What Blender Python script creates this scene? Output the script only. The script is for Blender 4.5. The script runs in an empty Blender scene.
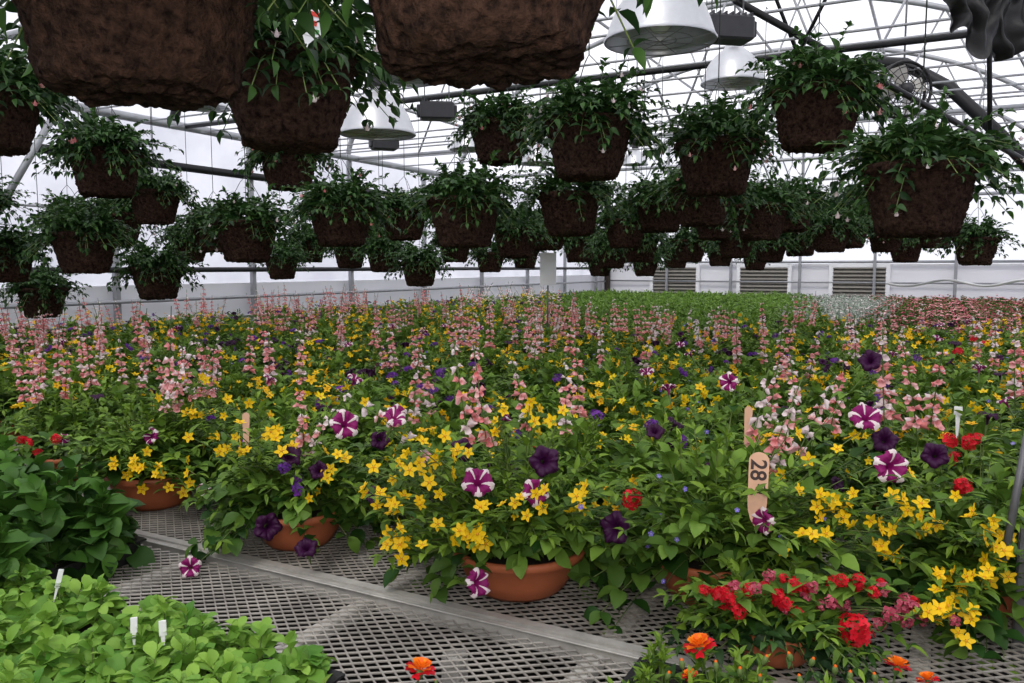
import bpy, math, random
import numpy as np
from mathutils import Vector, Matrix, noise as mnoise

SC = bpy.context.scene
try:
    SC.view_settings.view_transform = 'Standard'
except Exception:
    pass
random.seed(5)
RNG = np.random.default_rng(11)

# ------------------------------------------------------------------ camera
F = 800.0
CAMZ = 1.55
PITCH = math.atan((341.5 - 267) / F)
cam_d = bpy.data.cameras.new("camera")
cam = bpy.data.objects.new("camera", cam_d)
SC.collection.objects.link(cam)
cam_d.sensor_width = 36
cam_d.lens = 36 * F / 1024
cam_d.clip_start = 0.05
cam.location = (0, 0, CAMZ)
cam.rotation_euler = (math.pi / 2 - PITCH, 0, 0)
SC.camera = cam

def W(u, v, D):
    """world point at forward distance D for a surveyed sight line"""
    x = (u - 512) / F; y = (341.5 - v) / F
    c, s = math.cos(PITCH), math.sin(PITCH)
    d = Vector((x, c + y * s, y * c - s))
    return Vector((0, 0, CAMZ)) + d * (D / d.y)

# house axes: A along the greenhouse, B across it
TH = math.radians(28)
AX = Vector((math.sin(TH), math.cos(TH), 0)); BX = Vector((math.cos(TH), -math.sin(TH), 0))
def H(a, b, z=0.0):
    return AX * a + BX * b + Vector((0, 0, z))
def toAB(p):
    p = Vector((p[0], p[1], 0)); return p.dot(AX), p.dot(BX)
HROT = -TH   # rotation z so that local x=BX, local y=AX
BZ = 0.75

# ------------------------------------------------------------------ materials
def newmat(name):
    m = bpy.data.materials.new(name); m.use_nodes = True
    nt = m.node_tree; nt.nodes.clear()
    out = nt.nodes.new('ShaderNodeOutputMaterial')
    return m, nt, out

def simple(name, col, rough=0.6, metal=0.0, noise=0.0, nscale=20, bump=0.0, col2=None, spec=0.4, bd=.02):
    m, nt, out = newmat(name)
    p = nt.nodes.new('ShaderNodeBsdfPrincipled')
    p.inputs['Roughness'].default_value = rough
    p.inputs['Metallic'].default_value = metal
    p.inputs['Specular IOR Level'].default_value = spec
    p.inputs['Base Color'].default_value = (*col, 1)
    tc = nt.nodes.new('ShaderNodeTexCoord')
    nz = nt.nodes.new('ShaderNodeTexNoise'); nz.inputs['Scale'].default_value = nscale
    nz.inputs['Detail'].default_value = 8
    nz.inputs['Roughness'].default_value = .65
    nt.links.new(tc.outputs['Object'], nz.inputs['Vector'])
    c2 = col2 if col2 else tuple(c * (1 - noise) for c in col)
    mx = nt.nodes.new('ShaderNodeValToRGB')
    mx.color_ramp.elements[0].position = 0.35; mx.color_ramp.elements[1].position = 0.65
    mx.color_ramp.elements[0].color = (*c2, 1); mx.color_ramp.elements[1].color = (*col, 1)
    nt.links.new(nz.outputs['Fac'], mx.inputs['Fac'])
    nt.links.new(mx.outputs['Color'], p.inputs['Base Color'])
    if bump:
        b = nt.nodes.new('ShaderNodeBump'); b.inputs['Strength'].default_value = bump
        b.inputs['Distance'].default_value = bd
        nt.links.new(nz.outputs['Fac'], b.inputs['Height'])
        nt.links.new(b.outputs['Normal'], p.inputs['Normal'])
    nt.links.new(p.outputs['BSDF'], out.inputs['Surface'])
    return m

def organic(name, c1, c2, trans=0.25, rough=0.5, spec=0.25):
    m, nt, out = newmat(name)
    at = nt.nodes.new('ShaderNodeAttribute'); at.attribute_name = 'var'
    rp = nt.nodes.new('ShaderNodeValToRGB')
    rp.color_ramp.elements[0].color = (*c1, 1); rp.color_ramp.elements[1].color = (*c2, 1)
    nt.links.new(at.outputs['Fac'], rp.inputs['Fac'])
    p = nt.nodes.new('ShaderNodeBsdfPrincipled')
    p.inputs['Roughness'].default_value = rough
    p.inputs['Specular IOR Level'].default_value = spec
    t = nt.nodes.new('ShaderNodeBsdfTranslucent')
    mx = nt.nodes.new('ShaderNodeMixShader'); mx.inputs['Fac'].default_value = trans
    nt.links.new(rp.outputs['Color'], p.inputs['Base Color'])
    nt.links.new(rp.outputs['Color'], t.inputs['Color'])
    nt.links.new(p.outputs['BSDF'], mx.inputs[1]); nt.links.new(t.outputs['BSDF'], mx.inputs[2])
    nt.links.new(mx.outputs['Shader'], out.inputs['Surface'])
    return m

PAL = [
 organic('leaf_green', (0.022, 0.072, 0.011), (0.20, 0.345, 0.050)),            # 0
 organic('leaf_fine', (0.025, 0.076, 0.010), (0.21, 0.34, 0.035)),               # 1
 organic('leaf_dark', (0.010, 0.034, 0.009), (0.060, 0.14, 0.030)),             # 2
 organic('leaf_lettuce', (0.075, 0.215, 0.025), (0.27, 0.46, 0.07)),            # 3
 organic('stem', (0.08, 0.14, 0.04), (0.18, 0.24, 0.07), 0.1),               # 4
 organic('petal_yellow', (0.88, 0.48, 0.008), (1.0, 0.74, 0.015), 0.3),        # 5
 organic('petal_centre', (0.60, 0.24, 0.01), (0.8, 0.4, 0.02), 0.1),         # 6
 organic('petal_magenta', (0.20, 0.006, 0.10), (0.34, 0.015, 0.18), 0.3),      # 7
 organic('petal_white', (0.86, 0.72, 0.74), (0.95, 0.84, 0.85), 0.3),         # 8
 organic('petal_dark_purple', (0.022, 0.003, 0.022), (0.06, 0.006, 0.06), 0.2),  # 9
 organic('petal_red', (0.45, 0.006, 0.015), (0.80, 0.015, 0.035), 0.25),        # 10
 organic('petal_coral', (0.86, 0.27, 0.28), (0.95, 0.60, 0.60), 0.3),         # 11
 organic('petal_blue', (0.15, 0.12, 0.55), (0.35, 0.3, 0.8), 0.3),           # 12
 organic('petal_orange', (0.85, 0.13, 0.01), (1.0, 0.34, 0.02), 0.25),       # 13
 simple('terracotta_plastic', (0.52, 0.15, 0.065), 0.45, noise=0.15, nscale=8),  # 14
 simple('potting_soil', (0.02, 0.014, 0.009), 0.9, noise=0.5, nscale=80),     # 15
 organic('petal_rose', (0.35, 0.03, 0.07), (0.75, 0.18, 0.25), 0.3),          # 16
 organic('petal_violet', (0.10, 0.02, 0.22), (0.22, 0.05, 0.40), 0.3),       # 17
 organic('leaf_silver', (0.12, 0.20, 0.12), (0.45, 0.52, 0.44)),            # 18
 organic('leaf_deep', (0.016, 0.055, 0.010), (0.095, 0.23, 0.030)),            # 19
]
M_COIR = simple('coir_fibre', (0.078, 0.042, 0.029), 0.95, nscale=70, bump=1.0, col2=(0.009, 0.005, 0.004), spec=0.08, bd=.03)
M_STEEL = simple('galvanised_steel', (0.38, 0.39, 0.41), 0.5, 0.4, noise=0.2, nscale=6)
M_DARKSTEEL = simple('dark_pipe', (0.012, 0.012, 0.014), 0.5, 0.2, noise=0.2)
M_WIRE = simple('hanger_wire', (0.05, 0.06, 0.05), 0.5, 0.3)
M_MESH = simple('expanded_steel', (0.42, 0.39, 0.35), 0.42, 0.3, noise=0.5, nscale=7)
M_BAR = simple('zinc_bar', (0.60, 0.58, 0.54), 0.45, 0.25, noise=0.3, nscale=14)
M_POSTG = simple('weathered_post', (0.16, 0.16, 0.17), 0.5, 0.4, noise=0.3, nscale=14)
M_ALU = simple('spun_aluminium', (0.58, 0.59, 0.61), 0.38, 0.85, noise=0.08)
M_BALLAST = simple('ballast_enamel', (0.035, 0.035, 0.04), 0.5, noise=0.2)
M_BULB = simple('bulb_glass', (0.9, 0.9, 0.85), 0.1)
M_BLACK = simple('black_plastic', (0.012, 0.012, 0.013), 0.45, noise=0.3, bump=0.2)
M_WHITEP = simple('white_plastic', (0.85, 0.86, 0.88), 0.5)
M_WOOD = simple('tag_wood', (0.72, 0.43, 0.29), 0.7, noise=0.12, nscale=30)
M_INK = simple('ink', (0.05, 0.03, 0.03), 0.7)
M_WALLW = simple('white_panel', (0.86, 0.86, 0.90), 0.6, noise=0.05, nscale=2)
M_LOUV = simple('louver_metal', (0.27, 0.255, 0.225), 0.6, noise=0.2)
M_BROWN = simple('brown_post', (0.04, 0.03, 0.024), 0.7, noise=0.3)
M_DIRT = simple('gravel_floor', (0.030, 0.026, 0.022), 0.95, nscale=30, bump=0.8, col2=(0.008, 0.007, 0.006))
M_REDL = simple('label_red', (0.7, 0.06, 0.04), 0.5)
M_GREENL = simple('label_green', (0.08, 0.35, 0.1), 0.5)

def film(name, tint, tr, lo=.70):
    m, nt, out = newmat(name)
    t = nt.nodes.new('ShaderNodeBsdfTransparent'); t.inputs['Color'].default_value = (*tint, 1)
    d = nt.nodes.new('ShaderNodeBsdfTranslucent')
    tc = nt.nodes.new('ShaderNodeTexCoord'); nz = nt.nodes.new('ShaderNodeTexNoise')
    nz.inputs['Scale'].default_value = 0.9; nz.inputs['Detail'].default_value = 5
    nt.links.new(tc.outputs['Object'], nz.inputs['Vector'])
    rp = nt.nodes.new('ShaderNodeValToRGB')
    rp.color_ramp.elements[0].position = 0.35; rp.color_ramp.elements[1].position = 0.62
    rp.color_ramp.elements[0].color = (lo, lo, lo + .05, 1); rp.color_ramp.elements[1].color = (0.93, 0.93, 0.95, 1)
    nt.links.new(nz.outputs['Fac'], rp.inputs['Fac']); nt.links.new(rp.outputs['Color'], d.inputs['Color'])
    mx = nt.nodes.new('ShaderNodeMixShader'); mx.inputs['Fac'].default_value = 1 - tr
    nt.links.new(t.outputs['BSDF'], mx.inputs[1]); nt.links.new(d.outputs['BSDF'], mx.inputs[2])
    nt.links.new(mx.outputs['Shader'], out.inputs['Surface'])
    return m
M_FILM = film('poly_film', (0.93, 0.93, 0.98), 0.5, .58)
M_FILM2 = film('wall_film', (0.96, 0.96, 1.0), 0.55, .64)

# ------------------------------------------------------------------ mesh builder
def norm(v):
    return v / np.maximum(np.linalg.norm(v, axis=-1, keepdims=True), 1e-9)
def R_y(d, up):
    y = norm(d); x = norm(np.cross(y, up)); z = np.cross(x, y)
    return np.stack([x, y, z], axis=-1)
def R_z(d, rng=RNG):
    z = norm(d); r = rng.normal(size=z.shape); x = norm(np.cross(r, z)); y = np.cross(z, x)
    return np.stack([x, y, z], axis=-1)

class T:
    def __init__(s, V, Fs, mats):
        s.V = np.array(V, float)
        if isinstance(mats, int): mats = [mats] * len(Fs)
        s.g = {}
        for f, m in zip(Fs, mats):
            s.g.setdefault(len(f), ([], []))
            s.g[len(f)][0].append(f); s.g[len(f)][1].append(m)
        s.g = {k: (np.array(a), np.array(b)) for k, (a, b) in s.g.items()}
        s.var = None
    def remat(s, mp):
        t = T.__new__(T); t.V = s.V; t.var = s.var
        t.g = {k: (a, np.array([mp.get(int(x), int(x)) for x in b])) for k, (a, b) in s.g.items()}
        return t

class MB:
    def __init__(s):
        s.V = []; s.n = 0; s.F = []; s.M = []; s.var = []
    def add(s, t, pos, R=None, sc=1.0, var=None):
        pos = np.atleast_2d(np.array(pos, float)); n = len(pos); k = len(t.V)
        if R is None: R = np.repeat(np.eye(3)[None], n, 0)
        R = np.asarray(R, float)
        if R.ndim == 2: R = np.repeat(R[None], n, 0)
        sc = np.asarray(sc, float)
        if sc.ndim == 0: sc = np.full((n, 3), float(sc))
        elif sc.ndim == 1: sc = (np.repeat(sc[None], n, 0) if (len(sc) == 3 and n != 3) else np.repeat(sc[:, None], 3, 1))
        loc = t.V[None] * sc[:, None, :]
        V = np.einsum('nij,nkj->nki', R, loc) + pos[:, None, :]
        s.V.append(V.reshape(-1, 3))
        if t.var is not None and var is None: vv = np.tile(t.var, n)
        else:
            if var is None: var = RNG.random(n)
            vv = np.repeat(np.broadcast_to(np.asarray(var, float), (n,)), k)
        s.var.append(vv)
        off = s.n + np.arange(n) * k
        for size, (fa, ma) in t.g.items():
            ff = (fa[None] + off[:, None, None]).reshape(-1, size)
            s.F.extend(ff.tolist()); s.M.append(np.tile(ma, n))
        s.n += n * k
    def tmpl(s):
        V = np.concatenate(s.V)
        t = T(V, s.F, np.concatenate(s.M).tolist()); t.var = np.concatenate(s.var)
        return t
    def tube(s, pts, r, sides=6, mat=0, cap=True):
        pts = [Vector(p) for p in pts]; n = len(pts)
        rs = r if isinstance(r, (list, tuple)) else [r] * n
        V = []; Fc = []
        prev = None
        for i, p in enumerate(pts):
            d = (pts[min(i + 1, n - 1)] - pts[max(i - 1, 0)]).normalized()
            if prev is None:
                x = d.orthogonal().normalized()
            else:
                x = (prev - d * prev.dot(d)).normalized()
            prev = x; y = d.cross(x)
            for j in range(sides):
                a = 2 * math.pi * (j + 0.5) / sides
                V.append(p + (x * math.cos(a) + y * math.sin(a)) * rs[i])
        for i in range(n - 1):
            for j in range(sides):
                a = i * sides + j; b = i * sides + (j + 1) % sides
                Fc.append((a, b, b + sides, a + sides))
        if cap:
            Fc.append(tuple(range(sides))[::-1]); Fc.append(tuple(range((n - 1) * sides, n * sides)))
        s.add(T([tuple(v) for v in V], Fc, mat), (0, 0, 0))
    def box(s, c, size, mat=0, R=None, bev=0.0):
        x, y, z = [q / 2 for q in size]
        b = min(bev, x, y, z) if bev else 0
        if not b:
            V = [(i * x, j * y, k * z) for i in (-1, 1) for j in (-1, 1) for k in (-1, 1)]
            Fc = [(0, 1, 3, 2), (4, 6, 7, 5), (0, 4, 5, 1), (2, 3, 7, 6), (0, 2, 6, 4), (1, 5, 7, 3)]
        else:
            ring = [(-x + b, -y), (x - b, -y), (x, -y + b), (x, y - b), (x - b, y), (-x + b, y), (-x, y - b), (-x, -y + b)]
            V = [(p[0], p[1], zz) for zz in (-z + b, z - b) for p in ring]
            V += [(p[0] * (x - b) / x, p[1] * (y - b) / y, zz) for zz in (-z, z) for p in ring]
            Fc = []
            for i in range(8):
                j = (i + 1) % 8
                Fc.append((i, j, 8 + j, 8 + i)); Fc.append((16 + i, 16 + j, j, i)); Fc.append((8 + i, 8 + j, 24 + j, 24 + i))
            Fc.append(tuple(range(16, 24))[::-1]); Fc.append(tuple(range(24, 32)))
        s.add(T(V, Fc, mat), c, R)
    def lathe(s, prof, segs=24, mat=0, pos=(0, 0, 0), R=None, disp=None):
        V = []; Fc = []
        for i, (r, z) in enumerate(prof):
            for j in range(segs):
                a = 2 * math.pi * j / segs
                p = Vector((r * math.cos(a), r * math.sin(a), z))
                if disp: p = disp(p)
                V.append(tuple(p))
        for i in range(len(prof) - 1):
            for j in range(segs):
                a = i * segs + j; b = i * segs + (j + 1) % segs
                Fc.append((a, b, b + segs, a + segs))
        s.add(T(V, Fc, mat), pos, R)
    def mesh(s, name, mats, smooth=True):
        me = bpy.data.meshes.new(name)
        V = np.concatenate(s.V)
        me.from_pydata(V.tolist(), [], s.F)
        for m in mats: me.materials.append(m)
        me.polygons.foreach_set('material_index', np.concatenate(s.M).astype(np.int32))
        me.polygons.foreach_set('use_smooth', np.full(len(s.F), smooth))
        at = me.attributes.new('var', 'FLOAT', 'POINT')
        at.data.foreach_set('value', np.concatenate(s.var).astype(np.float32))
        me.update()
        return me

def obj(name, me, parent=None, loc=None, rz=0, sc=1.0, label=None, cat=None, group=None, kind=None):
    o = bpy.data.objects.new(name, me)
    SC.collection.objects.link(o)
    if loc is not None: o.location = loc
    o.rotation_euler = (0, 0, rz)
    if sc != 1.0: o.scale = (sc, sc, sc)
    if parent is not None: o.parent = parent
    if label: o['label'] = label
    if cat: o['category'] = cat
    if group: o['group'] = group
    if kind: o['kind'] = kind
    return o

# ------------------------------------------------------------------ plant templates
def leaf_t(w, curl, fold, mat, ts=(0, .2, .45, .75, 1), ws=(0, .78, 1, .62, 0)):
    V = []; Fc = []
    V.append((0, 0, 0))
    n = len(ts)
    for i in range(1, n - 1):
        t = ts[i]; ww = w * ws[i] / 2; z = curl * (t * (1 - t) * 1.2 - t * t * .6)
        V += [(-ww, t, z + fold * ww), (0, t, z), (ww, t, z + fold * ww)]
    V.append((0, 1, curl * -.6))
    Fc += [(0, 2, 1), (0, 3, 2)]
    for i in range(n - 3):
        a = 1 + i * 3
        Fc += [(a, a + 1, a + 4, a + 3), (a + 1, a + 2, a + 5, a + 4)]
    a = 1 + (n - 3) * 3; e = len(V) - 1
    Fc += [(a, a + 1, e), (a + 1, a + 2, e)]
    return T(V, Fc, mat)
LEAF = [leaf_t(.64, .35, .3, 0), leaf_t(.34, .3, .3, 1), leaf_t(.5, .45, .3, 2),
        leaf_t(.66, .35, .3, 3, (0, .2, .42, .66, .88, 1), (0, .35, .78, 1, .72, 0))]
LEAFBIG = leaf_t(.68, .35, .28, 0, (0, .15, .35, .6, .85, 1), (0, .62, .95, 1, .55, 0))
def leaf_lo(w, mat):
    return T([(0, 0, 0), (-w / 2, .45, .08), (0, 1, -.12), (w / 2, .45, .08)], [(0, 3, 1), (1, 3, 2)], mat)
LEAFLO = [leaf_lo(.6, 0), leaf_lo(.34, 1), leaf_lo(.5, 2), leaf_lo(.6, 3)]
STEM = T([(math.cos(a), 0, math.sin(a)) for a in (0, 2.09, 4.19)] + [(math.cos(a) * .8, 1, math.sin(a) * .8) for a in (0, 2.09, 4.19)],
         [(0, 1, 4, 3), (1, 2, 5, 4), (2, 0, 3, 5)], 4)

def radial_flower(n, L, w, mat, cmat, cup=.12, cr=.12, notch=False, tipw=.36):
    V = []; Fc = []; M = []
    for i in range(n):
        a = 2 * math.pi * i / n; c, s = math.cos(a), math.sin(a)
        pts = [(0, 0.03, 0), (-w * .45, L * .45, cup * .4), (0, L * .5, cup * .2), (w * .45, L * .45, cup * .4),
               (-w * tipw, L * .86, cup), (0, L * (.92 if notch else 1.0), cup * .8), (w * tipw, L * .86, cup)]
        b = len(V)
        V += [(x * c - y * s, x * s + y * c, z) for x, y, z in pts]
        Fc += [(b, b + 2, b + 1), (b, b + 3, b + 2), (b + 1, b + 2, b + 5, b + 4), (b + 2, b + 3, b + 6, b + 5)]
        M += [mat] * 4
    if cmat is not None:
        b = len(V)
        for r, z in ((cr, .02), (cr * .7, .08)):
            for j in range(6): V.append((r * math.cos(j * 1.047), r * math.sin(j * 1.047), z))
        V.append((0, 0, .1))
        for j in range(6):
            k = (j + 1) % 6
            Fc += [(b + j, b + k, b + 6 + k, b + 6 + j), (b + 6 + j, b + 6 + k, b + 12)]; M += [cmat] * 2
    return V, Fc, M
def with_stalk(V, Fc, M, L, r=.02, mat=4):
    b = len(V)
    for z in (0.0, -L):
        for j in range(3): V.append((r * math.cos(j * 2.09), r * math.sin(j * 2.09), z))
    for j in range(3):
        k = (j + 1) % 3; Fc.append((b + j, b + k, b + 3 + k, b + 3 + j)); M.append(mat)
    return V, Fc, M
YEL = T(*with_stalk(*radial_flower(5, .52, .36, 5, 6, cup=.10, cr=.1, tipw=.24), 1.2))
SMALL5 = lambda m: T(*radial_flower(5, .5, .4, m, 8, cr=.09))
YELLO = T([(0, 0, 0)] + [((.5 if q % 2 == 0 else .26) * math.cos(q * math.pi / 5), (.5 if q % 2 == 0 else .26) * math.sin(q * math.pi / 5), .08) for q in range(10)],
          [(0, 1 + i, 1 + (i + 1) % 10) for i in range(10)], 5)

def petunia(star, dark=False, seg=50):
    rings = [(.05, -.6), (.07, -.35), (.13, -.13), (.23, -.01), (.33, .05), (.42, .05), (.48, .0), (.51, -.06)]
    V = []; Fc = []; M = []
    for i, (r, z) in enumerate(rings):
        for j in range(seg):
            a = 2 * math.pi * j / seg
            q = (r / .5) ** 2
            lob = 1 + (.10 * math.cos(5 * a) * q)
            V.append((r * lob * math.cos(a), r * lob * math.sin(a), z + q * (.05 * math.sin(10 * a + 1) + .06 * math.sin(3 * a) + .04 * math.sin(17 * a))))
    base = 9 if dark else 7
    for i in range(len(rings) - 1):
        for j in range(seg):
            a = i * seg + j; b = i * seg + (j + 1) % seg
            Fc.append((a, b, b + seg, a + seg))
            ph = ((j + .5) / seg * 5) % 1.0; dist = min(ph, 1 - ph)
            m = base
            if i < 2: m = 9 if not star else 7
            if star and i >= 2 and dist < (.08 + .03 * (i - 2)): m = 8
            M.append(m)
    b = len(V)
    for z, r in ((-.55, .06), (-.68, .08), (-1.4, .02)):
        for j in range(5): V.append((r * math.cos(j * 1.257), r * math.sin(j * 1.257), z))
    for q in range(2):
        for j in range(5):
            k = (j + 1) % 5; Fc.append((b + q * 5 + j, b + q * 5 + k, b + q * 5 + 5 + k, b + q * 5 + 5 + j)); M.append(4)
    return T(V, Fc, M)
PET_STAR = petunia(True); PET_DARK = petunia(False, True)
PET_LO = T([(0, 0, -.1)] + [(.5 * math.cos(a), .5 * math.sin(a), .0) for a in np.arange(0, 6.2, math.pi / 5)],
           [(0, 1 + i, 1 + (i + 1) % 10) for i in range(10)], [7, 7, 8] * 3 + [7])

def cluster(mat, n=26, seed=1):
    rg = np.random.default_rng(seed); mb = MB()
    i = np.arange(n) + .5; z = 1 - 1.15 * i / n; th = 3.883 * i
    d = np.stack([np.sqrt(1 - np.clip(z, -1, 1) ** 2) * np.cos(th), np.sqrt(1 - np.clip(z, -1, 1) ** 2) * np.sin(th), z], -1)
    f_ = T(*radial_flower(5, .5, .42, mat, None, cup=.1))
    mb.add(f_, d * .42 * np.array([1, 1, .7]) * rg.uniform(.85, 1.2, (n, 1)), R_z(d + rg.normal(size=d.shape) * .35, rg), rg.uniform(.26, .42, n))
    mb.add(STEM, np.repeat([[0, 0, -.9]], 1, 0), R_y(np.array([[0, 0.01, 1.]]), np.array([[0, 1., 0]])), np.array([[.03, 1.2, .03]]))
    return mb.tmpl()
CL_RED = cluster(10); CL_VIOLET = cluster(17, 18, 3); CL_ROSE = cluster(16, 20, 4)

def marigold():
    mb = MB(); rg = np.random.default_rng(4)
    for q, (n, r, s, zz, m) in enumerate([(11, .1, .5, 0, 10), (10, .08, .44, .07, 13), (9, .06, .34, .15, 13), (8, .03, .24, .22, 13)]):
        a = np.arange(n) * 2 * math.pi / n + q * .3
        d = np.stack([np.cos(a), np.sin(a), np.full(n, .25 + .45 * q) + rg.normal(size=n) * .25], -1)
        pt = T([(0, 0, 0), (-.3, .6, .05), (0, .55, -.05), (.3, .6, .05), (-.28, .95, .0), (0, .9, .1), (.28, .95, 0)],
               [(0, 2, 1), (0, 3, 2), (1, 2, 5, 4), (2, 3, 6, 5)], m)
        mb.add(pt, np.stack([np.cos(a) * r, np.sin(a) * r, np.full(n, zz)], -1), R_y(d, np.array([0, 0, 1.])), s)
    mb.lathe([(.03, -1.2), (.04, -.35), (.13, -.25), (.15, 0), (.05, .05)], 7, 4)
    return mb.tmpl()
MARI = marigold()
def bud():
    mb = MB(); mb.lathe([(.02, -.9), (.03, -.3), (.14, -.2), (.18, .05), (.12, .2), (.0, .3)], 7, 4)
    mb.lathe([(.10, .15), (.09, .3), (.0, .36)], 6, 13); return mb.tmpl()
BUD = bud()

def spike(seed, lo=False, whitish=.4, nw=7):
    """coral salvia flower stalk, metres, height .42, open whorls of little bells"""
    rg = np.random.default_rng(seed); mb = MB(); Hh = .42
    bend = rg.normal(size=2) * .07
    P = lambda t: np.array([bend[0] * t * t, bend[1] * t * t, Hh * t])
    if lo:
        f_ = T([(0, 0, 0), (-.3, .5, .1), (0, 1, -.2), (.3, .5, .1), (0, .5, .4)], [(0, 1, 4), (0, 4, 3), (1, 2, 4), (4, 2, 3)], 11)
    else:
        f_ = T([(0, 0, 0), (-.22, .35, 0), (0, .35, .22), (.22, .35, 0), (0, .35, -.22),
                (-.32, .7, .02), (0, .78, .34), (.32, .7, .02), (-.38, .98, -.25), (.38, .98, -.25), (0, 1.08, -.35)],
               [(0, 1, 2), (0, 2, 3), (0, 3, 4), (0, 4, 1), (1, 5, 6, 2), (2, 6, 7, 3), (1, 4, 10, 8, 5), (4, 3, 7, 9, 10)],
               [11, 11, 11, 11, 8, 8, 11, 11])
    for k in range(4):
        a, b = P(k / 4), P((k + 1) / 4); r = .0035 if lo else .0020
        mb.add(STEM, a, R_y((b - a)[None], np.array([[1., 0, 0]])), np.array([[r, np.linalg.norm(b - a), r]]))
    flw = f_.remat({11: 8}); flc = f_.remat({8: 11})
    if lo: nw = 5
    for k in range(nw):
        t = .50 + .5 * k / nw + rg.normal() * .012; p = P(t); n = 3 if lo else (rg.integers(3, 5) if k < nw - 2 else 2)
        a = rg.random() * 6.28 + np.arange(n) * 6.28 / n + rg.normal(size=n) * .5
        d = np.stack([np.cos(a), np.sin(a), rg.uniform(-.6, .35, n)], -1)
        s = (.026 if lo else .020) * (1.25 - .8 * (t - .5))
        q = rg.random()
        mb.add(flw if q < whitish else (flc if q > .75 else f_), np.repeat(p[None], n, 0), R_y(d, np.array([0, 0, 1.])), rg.uniform(.7, 1.25, n)[:, None] * np.ones((1, 3)) * s)
    if not lo:
        for k in range(5):
            t = .1 + .08 * k; p = P(t); a = k * 1.57 + np.array([0, math.pi])
            d = np.stack([np.cos(a), np.sin(a), [.3, .3]], -1)
            mb.add(LEAF[0], np.repeat(p[None], 2, 0), R_y(d, np.array([0, 0, 1.])), .06 - .007 * k)
    return mb.tmpl()
SPIKES = [spike(1, whitish=.4), spike(2, whitish=.7), spike(3, whitish=.25, nw=6), spike(4, whitish=.15, nw=8)]
SPIKELO = [spike(5, True, .3), spike(6, True, .6)]

def fuchsia(mat):
    V = []; Fc = []; M = []
    for (r, z) in ((.01, 0.0), (.08, -.2), (.2, -.5), (.14, -.62)):
        for j in range(6): V.append((r * math.cos(j * 1.047), r * math.sin(j * 1.047), z))
    for i in range(3):
        for j in range(6):
            a = i * 6 + j; b = i * 6 + (j + 1) % 6; Fc.append((a, b, b + 6, a + 6)); M.append(mat)
    for j in range(4):
        a = j * 1.57; b = len(V); c, s = math.cos(a), math.sin(a)
        for x, y, z in ((0, .07, -.25), (-.1, .3, -.4), (.1, .3, -.4), (0, .5, -.3)): V.append((x * c - y * s, x * s + y * c, z))
        Fc += [(b, b + 1, b + 3, b + 2)]; M.append(mat)
    return T(V, Fc, M)
FU_P = fuchsia(11); FU_W = fuchsia(8)

def sprigs(mb, rng, base, n, rad, h, leaf, L, k=5, emin=0.0, emax=1.0, jit=.25, droop=0.0, ctrl=.35, gap=None, lo=False, pairs=True, stem_r=.0018, rmin=.55, gapw=.75):
    base = np.array(base, float)
    az = rng.random(n) * 2 * math.pi; e = rng.uniform(emin, emax, n)
    if gap is not None:
        d = (az - gap + math.pi) % (2 * math.pi) - math.pi
        bad = (np.abs(d) < gapw) & (e < .3); e[bad] = rng.uniform(.4, emax, bad.sum())
    r = rng.uniform(rmin, 1.0, n) ** .7
    ce = np.sqrt(np.clip(1 - np.abs(e) ** 2, 0.02, 1))
    tips = base + np.stack([rad * ce * r * np.cos(az), rad * ce * r * np.sin(az), h * e * r - droop * ce * r], -1)
    b0 = base + np.stack([rad * .18 * np.cos(az), rad * .18 * np.sin(az), np.zeros(n)], -1)
    ct = b0 + (tips - b0) * .45; ct[:, 2] += ctrl * h
    def P(t):
        t = t[None, :, None]; return b0[:, None] * (1 - t) ** 2 + ct[:, None] * 2 * t * (1 - t) + tips[:, None] * t * t
    def D(t):
        t = t[None, :, None]; return (ct - b0)[:, None] * 2 * (1 - t) + (tips - ct)[:, None] * 2 * t
    ts = np.linspace(.28, 1, k); p = P(ts); d = norm(D(ts))
    up = np.array([0, 0, 1.])
    side = norm(np.cross(d, up) + rng.normal(size=d.shape) * .15)
    for sgn in ((1, -1) if pairs else (1,)):
        ss = side * sgn
        ld = d * .55 + ss * .8 + up * .15 + rng.normal(size=d.shape) * jit
        N = p.shape[0] * p.shape[1]
        pp = p.reshape(-1, 3); ld = ld.reshape(-1, 3)
        sc = L * (1.15 - .55 * np.tile(ts, n)) * rng.uniform(.7, 1.25, N)
        nrm = up + rng.normal(size=(N, 3)) * .35
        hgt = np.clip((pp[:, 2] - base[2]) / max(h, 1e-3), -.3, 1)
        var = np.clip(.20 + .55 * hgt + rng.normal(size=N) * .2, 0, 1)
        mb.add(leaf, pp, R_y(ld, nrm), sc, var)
    td = d[:, -1] + rng.normal(size=(n, 3)) * .2
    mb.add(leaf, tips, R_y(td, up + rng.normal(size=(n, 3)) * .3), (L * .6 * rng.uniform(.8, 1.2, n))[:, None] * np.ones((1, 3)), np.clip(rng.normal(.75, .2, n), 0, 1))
    if not lo:
        q = P(np.linspace(0, 1, 4))
        for i in range(3):
            seg = q[:, i + 1] - q[:, i]; ln = np.linalg.norm(seg, axis=1)
            mb.add(STEM, q[:, i], R_y(seg, up + .01), np.stack([np.full(n, stem_r), ln, np.full(n, stem_r)], -1))
    return tips, norm(td)

def bowl_t(r=.140, h=.108, mb=None, mat=14):
    mb = mb or MB()
    prof = [(0, .004), (r * .52, .004), (r * .56, 0), (r * .62, .0), (r * .70, .012), (r * .84, h * .42), (r * .93, h * .78), (r * .95, h * .80), (r * 1.02, h * .82),
            (r * 1.03, h * .97), (r * 1.0, h), (r * .96, h), (r * .93, h * .85)]
    mb.lathe(prof, 40, mat)
    mb.lathe([(r * .93, h * .86), (r * .5, h * .9), (0.0, h * .9)], 40, 15)
    return mb

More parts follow.
